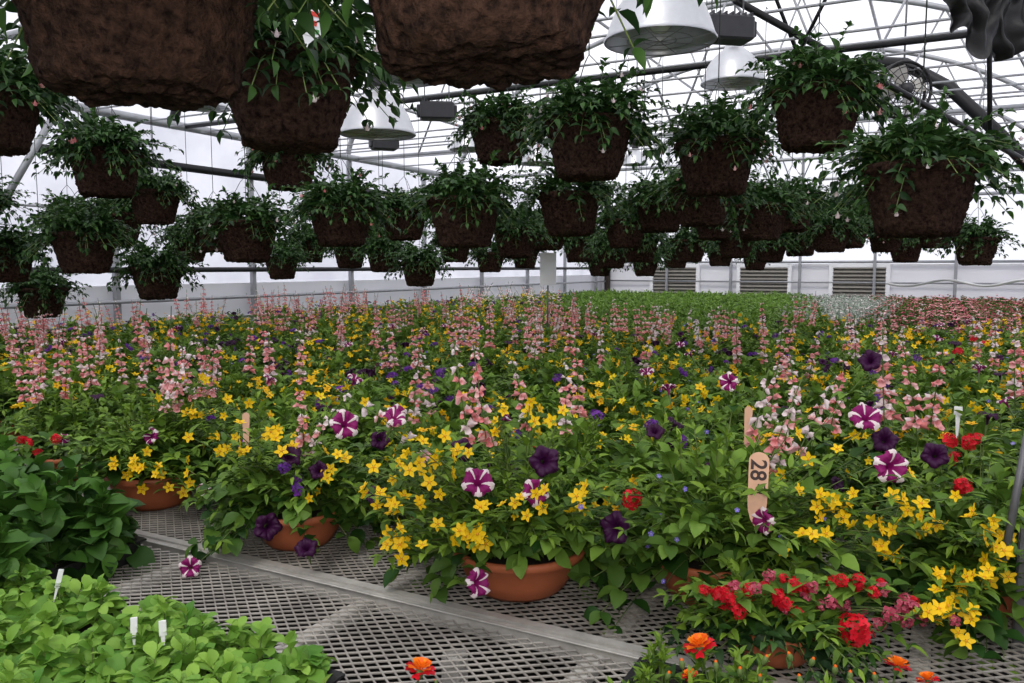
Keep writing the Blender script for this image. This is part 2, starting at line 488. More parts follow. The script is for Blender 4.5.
def recipe(mb, rng, n_y=0, n_s=0, n_p=0, n_d=0, n_r=0, n_b=0, n_v=0, lod=0, rad=.27, h=.28, z0=.10, leafn=1.0, ymin=0.2):
    lo = lod > 0
    LL = LEAFLO if lo else LEAF
    f = .5 if lo else 1.0
    gl = 1.5 if lo else 1.0
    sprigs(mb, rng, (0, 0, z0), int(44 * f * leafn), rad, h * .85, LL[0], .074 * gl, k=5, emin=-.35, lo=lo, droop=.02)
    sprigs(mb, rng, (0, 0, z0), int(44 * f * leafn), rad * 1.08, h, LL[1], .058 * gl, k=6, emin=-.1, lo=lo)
    up = np.array([0, 0, 1.])
    def put(t, n, size, zr=(.25, 1.0), faceup=.8, spread=1.0):
        if n <= 0: return
        az = rng.random(n) * 6.283; e = rng.uniform(*zr, n); ce = np.sqrt(1 - np.clip(e, -1, .999) ** 2)
        d = np.stack([ce * np.cos(az), ce * np.sin(az), e], -1)
        pos = np.array([0, 0, z0]) + d * np.array([rad * spread, rad * spread, h]) * rng.uniform(.92, 1.08, (n, 1))
        mb.add(t, pos, R_z(d + up * faceup * .4 + rng.normal(size=d.shape) * .5, rng), (size * rng.uniform(.8, 1.15, n))[:, None] * np.ones((1, 3)))
    if n_y:
        nc = max(2, n_y // 6)
        az = rng.random(nc) * 6.283; e = rng.uniform(ymin, 1, nc); ce = np.sqrt(1 - np.clip(e, -1, .999) ** 2)
        c = np.array([0, 0, z0]) + np.stack([ce * np.cos(az) * rad * 1.0, ce * np.sin(az) * rad * 1.0, e * h * 1.05], -1)
        ci = rng.integers(0, nc, n_y); p = c[ci] + rng.normal(size=(n_y, 3)) * np.array([.045, .045, .028])
        d = norm(p - np.array([0, 0, z0])) + up * .3 + rng.normal(size=p.shape) * .6
        mb.add(YELLO if lo else YEL, p, R_z(d, rng), (.032 * (1.05 if lo else 1) * rng.uniform(.75, 1.2, n_y))[:, None] * np.ones((1, 3)))
    if lo:
        put(PET_LO, n_p, .055); put(PET_LO.remat({7: 9, 8: 9}), n_d, .055); put(PET_LO.remat({7: 10, 8: 10}), n_r, .045, spread=.9)
    else:
        put(PET_STAR, n_p, .055); put(PET_DARK, n_d, .055); put(CL_RED, n_r, .048); put(SMALL5(12), n_b, .014); put(CL_VIOLET, n_v, .04)
    if n_s:
        ca = rng.random() * 6.283
        a = rng.random(n_s) * 6.283; r = rng.uniform(.02, .13, n_s)
        p = np.stack([r * np.cos(a) + .06 * math.cos(ca), r * np.sin(a) + .06 * math.sin(ca), np.full(n_s, z0)], -1)
        d = np.stack([np.cos(a) * r * 1.6, np.sin(a) * r * 1.6, np.ones(n_s)], -1)
        for i in range(n_s):
            S = (SPIKELO if lo else SPIKES); t = S[rng.integers(len(S))]
            mb.add(t, p[i], R_z(d[i:i + 1], rng), rng.uniform(.95, 1.25))

# ------------------------------------------------------------------ structure
BL, BR, AE, A0 = -7.4, 2.0, 18.7, -1.2
EAVE, RIDGE = 3.05, 5.3
BC = (BL + BR) / 2; HWID = (BR - BL) / 2
def roofz(b):
    q = max(0, 1 - ((b - BC) / HWID) ** 2); return EAVE + (RIDGE - EAVE) * q ** .62

mb = MB(); mb.box((0, 0, 0), (24, 34, .1), 0)
obj('floor', mb.mesh('floor', [M_DIRT], False), loc=H(8, BC, -.05), rz=HROT, kind='structure')

mb = MB(); NB = 40; bs = [BC - HWID * math.cos(math.pi * i / NB) for i in range(NB + 1)]
V = []; Fc = []
for a in (A0, AE):
    for b in bs: V.append(tuple(H(a, b, roofz(b) + .045)))
for i in range(NB): Fc.append((i, i + 1, NB + 2 + i, NB + 1 + i))
mb.add(T(V, Fc, 0), (0, 0, 0)); obj('ceiling', mb.mesh('ceiling', [M_FILM]), kind='structure')

def wall_side(name, b, zs):
    mb = MB(); L = AE - A0; am = (AE + A0) / 2
    for z0, z1, m in zs: mb.box(tuple(H(am, b, (z0 + z1) / 2)), (.02, L, z1 - z0), m, Matrix.Rotation(HROT, 3, 'Z'))
    obj(name, mb.mesh(name, [M_WALLW, M_FILM2], False), kind='structure')
wall_side('wall_left', BL, [(0, 1.36, 0), (1.36, EAVE, 1)])
wall_side('wall_right', BR, [(0, 1.25, 0), (1.25, EAVE, 1)])
RZ = np.array(Matrix.Rotation(HROT, 3, 'Z'))
def wall_end(name, a, zc):
    mb = MB(); mb.box(tuple(H(a, BC, zc / 2)), (BR - BL, .03, zc), 0, RZ)
    V = []; Fc = []
    for b in bs: V.append(tuple(H(a, b, min(zc, roofz(b)))))
    for b in bs: V.append(tuple(H(a, b, roofz(b) + .04)))
    for i in range(NB): Fc.append((i, i + 1, NB + 2 + i, NB + 1 + i))
    mb.add(T(V, Fc, 1), (0, 0, 0)); obj(name, mb.mesh(name, [M_WALLW, M_FILM2], False), kind='structure')
wall_end('wall_back', AE, 1.62)
wall_end('wall_front', A0, 2.2)  # unseen end wall behind the camera, added to cut fill and darken the interior

def post(name, a, b, z0, z1, r, mat, lab, grp):
    mb = MB(); mb.box((0, 0, (z1 - z0) / 2), (r * 2, r * 2, z1 - z0), 0, bev=r * .25)
    mb.box((0, 0, .006), (r * 3, r * 3, .012), 0)
    return obj(name, mb.mesh(name, [mat], False), loc=H(a, b, z0), rz=HROT, label=lab, cat='post', group=grp)
for i in range(10):
    post('wall_post', 1.6 + i * 1.83, BL + .09, 0, EAVE - .03, .03, M_STEEL, 'square galvanised steel post against the translucent side wall', 'side wall posts')
for i in range(7):
    bq = BL + .2 + i * 1.5
    post('gable_post', AE - .16, bq, 0, roofz(bq) - .12, .03 if i else .06, M_STEEL if i else M_BROWN,
         'steel post standing against the white end wall' if i else 'dark corner post of the greenhouse', 'end wall posts')
k = 1
for z, r, m in ((1.52, .03, M_DARKSTEEL), (1.20, .02, M_STEEL), (2.62, .045, M_DARKSTEEL), (EAVE, .045, M_STEEL), (.98, .02, M_STEEL), (2.1, .012, M_STEEL)):
    mb = MB(); mb.tube([H(A0, BL + .16, z), H(AE - .1, BL + .16, z)], r, 8); obj('trim_%d' % k, mb.mesh('trim', [m]), kind='structure'); k += 1
for z, r, m in ((1.22, .02, M_STEEL), (1.66, .03, M_STEEL), (3.0, .035, M_STEEL)):
    mb = MB(); mb.tube([H(AE - .12, BL + .1, z), H(AE - .12, BR - .1, z)], r, 8); obj('trim_%d' % k, mb.mesh('trim', [m]), kind='structure'); k += 1

def truss_parts(mat, th=1.0):
    res = []
    N = 36
    mb = MB(); pts = [Vector((BC - HWID * math.cos(math.pi * i / N), 0, roofz(BC - HWID * math.cos(math.pi * i / N)))) for i in range(N + 1)]
    mb.tube(pts, .038 * th, 8); res.append(('arch', mb.mesh('arch', [mat])))
    mb = MB(); mb.tube([Vector((BL + .05, 0, EAVE)), Vector((BR - .05, 0, EAVE))], .024, 8); res.append(('chord', mb.mesh('chord', [mat])))
    mb = MB(); n = 4
    for i in range(n):
        b0 = BL + 1.2 + (BR - BL - 2.4) * i / n; b1 = BL + 1.2 + (BR - BL - 2.4) * (i + 1) / n; bm = (b0 + b1) / 2
        mb.tube([Vector((b0, 0, EAVE)), Vector((bm, 0, roofz(bm)))], .013, 6); mb.tube([Vector((bm, 0, roofz(bm))), Vector((b1, 0, EAVE))], .013, 6)
    res.append(('web', mb.mesh('web', [mat])))
    return res
tp = truss_parts(M_STEEL); tpd = truss_parts(M_DARKSTEEL, 1.5)
for i in range(6):
    a = 3.2 + i * 2.9
    dark = i in (1,)
    e = obj('roof_truss', None, loc=H(a, 0, 0), rz=HROT, label='dark arched roof truss spanning the greenhouse' if dark else 'galvanised arched tube truss carrying the film roof', cat='truss', group='greenhouse roof trusses')
    for nm, me in (tpd if dark else tp): obj(nm, me, parent=e)
for i in range(7):
    b = BC + HWID * math.cos(math.pi * (i + 1) / 8) * .97
    mb = MB(); mb.tube([H(A0 + .1, b, roofz(b) - .06), H(AE - .2, b, roofz(b) - .06)], .022, 6)
    obj('purlin', mb.mesh('purlin', [M_STEEL]), label='long thin steel purlin tube under the film roof', cat='pipe', group='roof purlins')

def louver(w, h):
    res = []
    mb = MB()
    for sx in (-1, 1): mb.box((sx * w / 2, 0, h / 2), (.09, .08, h + .09), 0, bev=.01)
    for z in (0, h): mb.box((0, 0, z), (w, .08, .09), 0, bev=.01)
    res.append(('frame', mb.mesh('frame', [M_WHITEP], False)))
    mb = MB(); n = 9; Rx = np.array(Matrix.Rotation(math.radians(-50), 3, 'X'))
    for i in range(n): mb.box((0, -.01, (i + .5) * h / n), (w - .07, .012, h / n * 1.02), 0, Rx)
    mb.box((0, .03, h / 2), (w - .06, .01, h - .05), 0)
    res.append(('slats', mb.mesh('slats', [M_LOUV], False)))
    return res
lv = louver(1.12, .74)
for u in (674, 763, 858):
    kk = (u - 512) / F; t = (AE - .09) / (kk * AX.x + AX.y); b = t * (kk * BX.x + BX.y)
    e = obj('louver_vent', None, loc=H(AE - .09, b, .84), rz=HROT, label='grey metal louvre vent in a white frame on the end wall', cat='vent', group='end wall vents')
    for nm, me in lv: obj(nm, me, parent=e)

# ------------------------------------------------------------------ benches
def expanded(b0, b1, a0, a1, LW=.038, SW=.0148):
    rows = int((a1 - a0) / SW); cols = int((b1 - b0) / (LW / 2))
    w, h = .0017, .0021
    xs = b0 + np.arange(cols + 1) * LW / 2
    allV = []; allF = []; off = 0
    for j in range(rows):
        yc = a0 + (j + .5) * SW
        ys = yc + np.where((np.arange(cols + 1) % 2) == 0, 1, -1) * (SW / 2 - w * .4) * (1 if j % 2 == 0 else -1)
        P = np.stack([xs, ys, np.zeros_like(xs)], -1)
        ring = np.stack([P + [0, -w, h * .2], P + [0, w, h], P + [0, w, -h * .2], P + [0, -w, -h]], 1)
        allV.append(ring.reshape(-1, 3))
        i = np.arange(cols)[:, None] * 4 + off
        for q in range(4):
            r = (q + 1) % 4
            allF.append(np.concatenate([i + q, i + 4 + q, i + 4 + r, i + r], 1))
        off += (cols + 1) * 4
    mb = MB(); mb.V = [np.concatenate(allV)]; mb.F = np.concatenate(allF).tolist(); mb.M = [np.zeros(len(mb.F))]; mb.var = [np.zeros(len(mb.V[0]))]; mb.n = off
    return mb.mesh('mesh_sheet', [M_MESH], False)
def bench(a0, a1, b0, b1, fine, lab):
    e = obj('bench', None, loc=H(0, 0, 0), rz=HROT, label=lab, cat='bench', group='greenhouse benches')
    if fine:
        obj('mesh_top', expanded(b0, b1, a0 + .02, a1 - .02), parent=e, loc=(0, 0, BZ - .004))
    else:
        mb = MB(); mb.box(((b0 + b1) / 2, (a0 + a1) / 2, BZ - .01), (b1 - b0, a1 - a0 - .02, .015), 0); obj('bench_top', mb.mesh('bench_top', [M_BROWN], False), parent=e)
    mb = MB()
    zt = BZ + .002
    mb.box(((b0 + b1) / 2, a0 + .006, BZ - .018), (b1 - b0, .005, .045), 0); mb.box(((b0 + b1) / 2, a0 + .017, zt), (b1 - b0, .026, .004), 0, bev=.001)
    mb.box(((b0 + b1) / 2, a1 - .006, BZ - .018), (b1 - b0, .005, .045), 0); mb.box(((b0 + b1) / 2, a1 - .012, zt), (b1 - b0, .016, .004), 0, bev=.001)
    obj('edge_rail', mb.mesh('edge_rail', [M_BAR], False), parent=e)
    x = -.6 * 11
    cb = MB(); cb.box((0, 0, 0), (.040, a1 - a0 - .04, .028), 0, bev=.003); cm = cb.mesh('crossbar', [M_BAR], False)
    while x < b1:
        if x > b0 and (fine or int(round(x / .6)) % 3 == 0): obj('crossbar', cm, parent=e, loc=(x, (a0 + a1) / 2, BZ - .022))
        x += .6
    lb = MB(); lb.box((0, 0, .355), (.045, .045, .71), 0, bev=.004); lm = lb.mesh('leg', [M_BAR], False)
    nl = max(2, int((b1 - b0) / 1.8) + 1)
    for i in range(nl):
        for a in (a0 + .1, a1 - .1): obj('leg', lm, parent=e, loc=(b0 + .08 + (b1 - b0 - .16) * i / (nl - 1), a, 0))
bench(.45, 1.525, -3.3, 1.5, True, 'low bench with diamond expanded steel mesh top and zinc rails')
bench(1.53, 3.3, -6.9, 1.75, True, 'wide bench with expanded steel mesh top under the flower bowls')
for i in range(4):
    a0 = 3.35 + i * 3.3; bench(a0, a0 + 3.2, -6.9, 1.75, False, 'long dark topped bench crowded with flowering planters')

# ------------------------------------------------------------------ flowers as parts
def tmesh(name, t):
    mb = MB(); mb.add(t, (0, 0, 0), var=None if t.var is not None else .5); return mb.mesh(name, PAL)
ME = {'yellow': tmesh('yellow_flower', YEL), 'star': tmesh('striped_petunia', PET_STAR), 'dark': tmesh('dark_petunia', PET_DARK),
      'red': tmesh('red_flower_cluster', CL_RED), 'rose': tmesh('rose_flower_cluster', CL_ROSE), 'violet': tmesh('violet_flower_cluster', CL_VIOLET), 'blue': tmesh('blue_flower', SMALL5(12)), 'mari': tmesh('marigold_bloom', MARI), 'bud': tmesh('marigold_bud', BUD)}
for i, s in enumerate(SPIKES): ME['spike%d' % i] = tmesh('pink_flower_spike', s)
SIZE = {'yellow': .034, 'star': .062, 'dark': .062, 'red': .068, 'rose': .05, 'violet': .045, 'blue': .013, 'mari': .046, 'bud': .03}
NAME = {'yellow': 'yellow_flower', 'star': 'striped_petunia', 'dark': 'dark_petunia', 'red': 'red_flower_cluster', 'rose': 'rose_flower_cluster', 'violet': 'violet_flower_cluster', 'blue': 'blue_flower', 'mari': 'marigold_bloom', 'bud': 'marigold_bud'}
POT = bowl_t().mesh('pot', PAL)
CAMP = Vector((0, 0, CAMZ))

def front_planter(a, b, label, seed, flowers, rad=.25, h=.3, pot_s=1.0, n1=60, n2=60, leafL=.078, emin=-.42, leaf0=0, gapw=.6, gapoff=0.0, wide=1.0):
    rg = np.random.default_rng(seed); base = H(a, b, BZ + .001)
    e = obj('flower_planter', None, loc=base, label=label, cat='potted plant', group='bowls of mixed flowers at the bench edge')
    po = obj('pot', POT, parent=e); po.scale = (pot_s * wide, pot_s * wide, pot_s)
    mb = MB(); z0 = .1 * pot_s
    gap = math.atan2(-base.y, -base.x) + gapoff
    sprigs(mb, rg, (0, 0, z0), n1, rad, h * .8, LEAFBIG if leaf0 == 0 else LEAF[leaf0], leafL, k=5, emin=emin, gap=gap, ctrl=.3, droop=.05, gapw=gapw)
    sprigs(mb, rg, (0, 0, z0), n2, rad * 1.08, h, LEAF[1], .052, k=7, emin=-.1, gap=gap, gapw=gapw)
    fs = []
    for kind, P, s, d in flowers:
        q = P - base; fs.append((kind, q, s, d))
        if kind.startswith('spike'): continue
        b0 = np.array([q.x * .15, q.y * .15, z0]); t = np.array(q) - np.array(d) * SIZE[kind] * s * .9
        ct = b0 + (t - b0) * .5 + np.array([0, 0, .05]); pr = b0
        for i in range(1, 6):
            u = i / 5; c = b0 * (1 - u) ** 2 + ct * 2 * u * (1 - u) + t * u * u; sg = c - pr; L = np.linalg.norm(sg)
            mb.add(STEM, pr, R_y(sg[None], np.array([[.1, .2, 1.]])), np.array([[.0016, L, .0016]]))
            if kind in ('yellow', 'star', 'dark', 'red') and i > 1:
                dd = rg.normal(size=(3, 3)); dd[:, 2] = abs(dd[:, 2]) * .3
                mb.add(LEAF[0 if kind != 'yellow' else 1], np.repeat(c[None], 3, 0), R_y(dd, np.array([0, 0, 1.])), (rg.uniform(.03, .055, 3)[:, None] * np.ones((1, 3))))
            pr = c
    obj('foliage', mb.mesh('foliage', PAL), parent=e)
    for kind, q, s, d in fs:
        if kind.startswith('spike'):
            o = obj('pink_flower_spike', ME[kind], parent=e)
            root = Vector((q.x * .35, q.y * .35, z0)); ax = (q - root); sc = ax.length / .42
            o.location = root; o.rotation_mode = 'QUATERNION'; o.rotation_quaternion = ax.to_track_quat('Z', 'Y')
            o.scale = (min(.95, sc), min(.95, sc), sc)
        else:
            o = obj(NAME[kind], ME[kind], parent=e); o.location = q; o.rotation_mode = 'QUATERNION'
            o.rotation_quaternion = Vector(d).to_track_quat('Z', 'Y') @ Matrix.Rotation(rg.random() * 6.28, 3, 'Z').to_quaternion()
            k = SIZE[kind] * s; o.scale = (k, k, k)
    return e
FR = random.Random(3)
def fl(kind, u, v, D, s=1.0, up=.35, jit=.3):
    if kind in ('star', 'dark') and jit < .5: jit = .42
    P = W(u, v, D); d = (CAMP - P).normalized() + Vector((FR.gauss(0, jit), FR.gauss(0, jit), up + FR.gauss(0, jit * .6)))
    return (kind, P, s, d.normalized())
def bunch(kind, u, v, su, sv, n, D, s=1.0, dD=.05, up=.35, jit=.65):
    return [fl(kind, FR.gauss(u, su), FR.gauss(v, sv), D + FR.uniform(-dD, dD), s * FR.uniform(.78, 1.15), up, jit) for _ in range(n)]

flA = [fl('star', 478, 481, 1.74, 1.1), fl('star', 536, 492, 1.72, .95, .3, .5), fl('star', 479, 583, 1.64, .95, 0, .3), fl('star', 395, 416, 1.95, .95, .9, .4),
       fl('dark', 545, 461, 1.82, 1.1, .3, .5), fl('dark', 462, 450, 1.95, .9), fl('dark', 614, 528, 1.72, 1.1, .1)]
flA += bunch('yellow', 408, 542, 18, 9, 13, 1.66) + bunch('yellow', 468, 537, 18, 11, 12, 1.64) + bunch('yellow', 400, 492, 24, 14, 16, 1.74)
flA += bunch('yellow', 440, 462, 28, 14, 13, 1.80) + bunch('yellow', 563, 497, 14, 10, 8, 1.72) + bunch('yellow', 520, 512, 24, 12, 10, 1.68) + bunch('yellow', 520, 420, 30, 14, 12, 1.92) + bunch('yellow', 400, 455, 26, 12, 7, 1.9)
flA += [fl('spike3', 470, 345, 2.0), fl('spike0', 440, 340, 2.05), fl('spike2', 405, 352, 2.05)]
front_planter(1.73, -.90, 'terracotta bowl of yellow daisies and striped petunias', 1, flA, rad=.30, h=.28, gapw=.8, gapoff=.05, pot_s=1.06, wide=1.12)
flB = [fl('star', 762, 521, 1.66, .9, .1, .5), fl('star', 892, 467, 1.72, 1.15, .1, .5), fl('star', 866, 416, 1.82, 1.1, .9, .4), fl('dark', 870, 360, 2.1, .9), fl('star', 728, 382, 2.05, .8, .3, .6), fl('dark', 700, 470, 1.9, .8), fl('dark', 885, 440, 1.85, .9)]
flB += bunch('yellow', 838, 505, 22, 10, 15, 1.68) + bunch('yellow', 820, 535, 14, 8, 7, 1.64) + bunch('yellow', 885, 545, 12, 12, 9, 1.64) + bunch('yellow', 905, 505, 18, 14, 10, 1.68) + bunch('yellow', 800, 455, 20, 14, 4, 1.85)
flB += [fl('spike1', 795, 372, 1.95), fl('spike0', 818, 398, 1.95), fl('spike2', 842, 350, 2.1), fl('spike1', 768, 365, 2.1)] + bunch('blue', 690, 520, 50, 24, 12, 1.68, 1, .08)
front_planter(1.90, -.46, 'terracotta bowl of yellow daisies with a wooden price tag', 2, flB, rad=.36, h=.34, n1=84, n2=76, gapw=.5, gapoff=-.2, pot_s=1.05)
flC = bunch('red', 722, 600, 18, 9, 9, 1.48, .40) + bunch('red', 775, 596, 30, 12, 12, 1.48, .38) + bunch('rose', 770, 592, 40, 14, 10, 1.49, .5) + [fl('red', 855, 630, 1.45, .9, .1, .1)] + bunch('red', 870, 584, 28, 8, 9, 1.52, .4) + bunch('rose', 880, 610, 30, 16, 12, 1.50, .5) + [fl('red', 632, 499, 1.80, .7)]
front_planter(1.66, -.27, 'small terracotta pot of red verbena beside the larger bowls', 3, flC, rad=.25, h=.13, pot_s=.70, n1=60, n2=34, leafL=.042, leaf0=2, gapw=.75, gapoff=-.2, wide=1.05)
flD = [fl('dark', 268, 527, 2.05, 1.1, 0), fl('dark', 306, 547, 2.0, .9, 0), fl('star', 345, 424, 2.1, 1.2, .5, .5), fl('star', 190, 567, 2.0, .85, .2, .5), fl('dark', 290, 455, 2.1, 1), fl('dark', 318, 470, 2.1, .8), fl('star', 397, 413, 2.3, .9, .8, .4), fl('dark', 375, 495, 2.0, .8), fl('dark', 380, 440, 2.1, .8)]
flD += bunch('yellow', 250, 440, 32, 16, 16, 2.12) + bunch('yellow', 330, 480, 24, 10, 6, 2.08) + bunch('violet', 300, 482, 18, 10, 4, 2.08, .7) + [fl('spike3', 310, 370, 2.2), fl('spike2', 296, 390, 2.25)]
front_planter(1.72, -1.62, 'terracotta bowl with dark purple petunias hanging over its rim', 4, flD, rad=.30, h=.27, gapw=.65, pot_s=1.0)
flE = bunch('yellow', 130, 468, 18, 10, 14, 2.4) + bunch('yellow', 170, 480, 14, 8, 7, 2.4) + bunch('red', 40, 444, 26, 4, 5, 2.4, .45) + [fl('star', 150, 436, 2.5, .9, .4, .5), fl('star', 205, 490, 2.4, .8, .4, .5)] + bunch('yellow', 200, 410, 34, 18, 20, 2.6)
flE += [fl('spike2', 150, 335, 2.6), fl('spike3', 175, 305, 2.65), fl('spike3', 190, 340, 2.6), fl('spike2', 165, 330, 2.7)]
front_planter(1.78, -2.32, 'terracotta bowl with yellow daisies leaning over the rim', 5, flE, rad=.30, h=.28, gapw=.8, pot_s=1.1)
flF = bunch('yellow', 985, 540, 20, 22, 20, 1.60) + bunch('yellow', 940, 612, 12, 12, 8, 1.5) + bunch('yellow', 972, 625, 8, 8, 4, 1.5) + bunch('yellow', 955, 575, 20, 14, 10, 1.55) + bunch('yellow', 925, 520, 18, 12, 8, 1.66) + [fl('dark', 935, 455, 1.8, .9)]
flF += bunch('red', 968, 486, 8, 3, 2, 1.75, .6) + bunch('red', 965, 446, 18, 8, 4, 1.9, .5)
front_planter(2.14, .12, 'bowl of long trailing yellow daisies beside a post', 6, flF, rad=.36, h=.3, n1=90, n2=80, gapw=.0, pot_s=.85)

# ------------------------------------------------------------------ massed planters
RECS = [dict(n_y=26, n_p=1, n_b=6), dict(n_y=15, n_s=3, n_d=2), dict(n_y=9, n_s=4, n_p=1, n_d=1), dict(n_y=16, n_r=1, n_v=3),
        dict(n_y=12, n_p=1, n_d=4, n_v=4), dict(n_y=10, n_s=2, n_b=10, n_d=1), dict(n_y=38, n_v=1), dict(n_y=6, n_r=5, n_d=2), dict(n_y=6, n_d=2, n_b=4)]
LABS = ['terracotta bowl full of small yellow daisies', 'bowl of yellow daisies with coral pink flower spikes', 'bowl with tall coral pink spikes and a purple petunia',
        'bowl of yellow daisies with violet verbena clusters', 'bowl of dark purple petunias with yellow daisies', 'leafy bowl with pale pink spikes and tiny blue flowers',
        'bowl densely covered in yellow daisies', 'bowl of red verbena and dark petunias', 'leafy green bowl with only a few open blooms']
mids = []
for i, r in enumerate(RECS):
    mb = MB(); recipe(mb, np.random.default_rng(50 + i), **r); bowl_t(mb=mb)
    mids.append(mb.mesh('flower_planter', PAL))
lows = []
for i, r in enumerate(RECS):
    mb = MB(); rr = dict(r); rr['n_b'] = 0; rr['n_v'] = 0; rr['n_y'] = int(rr['n_y'] * .4); rr['n_s'] = min(2, rr.get('n_s', 0))
    recipe(mb, np.random.default_rng(80 + i), lod=1, **rr); lows.append(mb.tmpl())
spots = []; ra = 2.16; row = 0
while ra < 16.0:
    b = -6.6 + (.20 if row % 2 else 0)
    while b < 1.6:
        aa = ra + FR.uniform(-.04, .04); bb = b + FR.uniform(-.04, .04); b += .40
        if row == 0 and bb > -.72: continue
        if row == 1 and bb > -.1 and bb < .35: aa += .1
        P = H(aa, bb)
        if P.y < 1.2: continue
        u = 512 + F * P.x / P.y
        if u < -200 or u > 1230: continue
        zone = 'plant'
        if P.y > 6.6 + max(0, (620 - u)) * .02 and u > 560: zone = 'tray'
        if zone == 'plant': spots.append((P.length, aa, bb, u))
    ra += .39; row += 1
for a_, b_ in ((1.96, -1.25), (2.0, -1.98), (1.85, -2.9), (2.16, -.76)):
    spots.append((H(a_, b_).length, a_, b_, 512))
spots.sort()
near = spots[:290]; far = spots[290:]
weights = [5, 5, 4, 3, 4, 4, 4, .6, 6]
for d, a, b, u in near:
    i = FR.choices(range(9), weights)[0]
    if d < 3.2 and u > 850 and FR.random() < .45: i = 7
    if d < 2.4: i = FR.choice([0, 4, 8, 3])
    if u < 300 and d < 4.5 and FR.random() < .45: i = FR.choice([0, 6, 6, 1])
    if 2.6 < d < 4.2 and u > 930 and FR.random() < .6: i = 2
    o = obj('flower_planter', mids[i], loc=H(a, b, BZ + .001), rz=FR.uniform(0, 6.28), sc=FR.uniform(.9, 1.06), label=LABS[i], cat='potted plant', group='flower bowls massed on the benches')
if far:
    mb = MB(); idx = [FR.choices(range(9), [4, 5, 4, 2, 4, 4, 4, .5, 6])[0] for _ in far]
    for i in range(9):
        ps = [tuple(H(a, b, BZ)) for (d, a, b, u), k in zip(far, idx) if k == i]
        if ps:
            n = len(ps); th = RNG.random(n) * 6.28
            R = np.zeros((n, 3, 3)); R[:, 0, 0] = np.cos(th); R[:, 0, 1] = -np.sin(th); R[:, 1, 0] = np.sin(th); R[:, 1, 1] = np.cos(th); R[:, 2, 2] = 1
            mb.add(lows[i], ps, R, .95)
    obj('distant_flower_planters', mb.mesh('distant_flower_planters', PAL), label='mass of flower bowls filling the far benches', cat='potted plants', kind='stuff')

# ------------------------------------------------------------------ trays
def tray_mesh(w=.52, d=.27, h=.055):
    mb = MB()
    for sx in (-1, 1): mb.box((sx * (w / 2 - .005), 0, h / 2), (.01, d, h), 0)
    for sy in (-1, 1): mb.box((0, sy * (d / 2 - .005), h / 2), (w - .02, .01, h), 0)
    for sx in (-1, 1): mb.box((sx * (w / 2 + .004), 0, h), (.016, d + .02, .005), 0)
    for sy in (-1, 1): mb.box((0, sy * (d / 2 + .004), h), (w, .016, .005), 0)
    mb.box((0, 0, h * .42), (w - .02, d - .02, h * .8), 1)
    for i in range(1, 6): mb.box((-w / 2 + i * w / 6, 0, h * .86), (.006, d - .02, .006), 0)
    for i in range(1, 3): mb.box((0, -d / 2 + i * d / 3, h * .86), (w - .02, .006, .007), 0)
    return mb.mesh('tray', [M_BLACK, PAL[15]], False)
TRAY = tray_mesh()
def crop(seed, leaf, L, nper, h, rad, nx=6, ny=3, flts=(), fs=.03, nf=0, k=3, lo=False, emin=.15, droop=0.0, w=.52, d=.27):
    rg = np.random.default_rng(seed); mb = MB()
    for i in range(nx):
        for j in range(ny):
            c = (-w / 2 + (i + .5) * w / nx + rg.normal() * .012, -d / 2 + (j + .5) * d / ny + rg.normal() * .012, .045)
            t, td = sprigs(mb, rg, c, nper, rad, h * rg.uniform(.85, 1.1), leaf, L, k=k, emin=emin, ctrl=.3, lo=lo, droop=droop)
            for flt in flts:
                s = rg.integers(0, len(t), nf); dd = td[s] + np.array([0, 0, 1.])
                mb.add(flt, t[s] + np.array([0, 0, .02]), R_z(dd, rg), fs * rg.uniform(.8, 1.2, nf)[:, None] * np.ones((1, 3)))
    return mb
def trays(name, me_list, pos, label, group, part='foliage'):
    for i, (a, b, sc) in enumerate(pos):
        e = obj(name, None, loc=H(a, b, BZ + .001), rz=HROT + (math.pi if i % 3 == 1 else 0), sc=sc, label=label, cat='plant tray', group=group)
        obj('tray', TRAY, parent=e); obj(part, me_list[i % len(me_list)], parent=e)
BIG = [crop(s, LEAFBIG.remat({0: 19}), .092, 15, .26, .13, 4, 2, k=4, emin=-.4, droop=.05).mesh('foliage', PAL) for s in (1, 2)]
trays('leafy_plant_tray', BIG, [(1.27, -2.16, 1), (1.27, -2.70, 1), (.97, -2.10, 1.0), (.97, -2.64, 1)], 'black tray of broad leaved dark green young plants', 'trays of young leafy plants')
LET = [crop(s, LEAF[3], .050, 10, .085, .05, 6, 3, k=3, emin=.0).mesh('foliage', PAL) for s in (3, 4)]
trays('seedling_tray', LET, [(.95, -1.20, 1), (.93, -1.75, 1), (.65, -1.20, 1), (.63, -1.75, 1), (.60, -.62, 1), (.64, -2.3, 1)], 'black tray of bright light green lettuce like seedlings', 'trays of light green seedlings')
MG = [crop(s, LEAF[1], .036, 8, .09, .05, 6, 3, k=5).mesh('foliage', PAL) for s in (7, 8)]
def mari_tray(a, b, blooms, i):
    base = H(a, b, BZ + .001)
    e = obj('marigold_tray', None, loc=base, rz=HROT, label='tray of orange and red marigolds with many buds', cat='plant tray', group='trays of marigolds')
    obj('tray', TRAY, parent=e); obj('foliage', MG[i], parent=e)
    inv = Matrix.Rotation(-HROT, 3, 'Z')
    for (u, v, D, s, kd) in blooms:
        P = W(u, v, D); q = inv @ (P - base); o = obj(NAME[kd], ME[kd], parent=e, loc=q)
        k = SIZE[kd] * s; o.scale = (k, k, k)
        o.rotation_euler = (FR.uniform(-.3, .2), FR.uniform(-.4, .4), FR.random() * .5)
bl = [(700, 648, 1.33, 1.1, 'mari'), (897, 667, 1.27, .85, 'mari'), (690, 676, 1.29, .55, 'mari'), (928, 681, 1.26, .7, 'mari')]
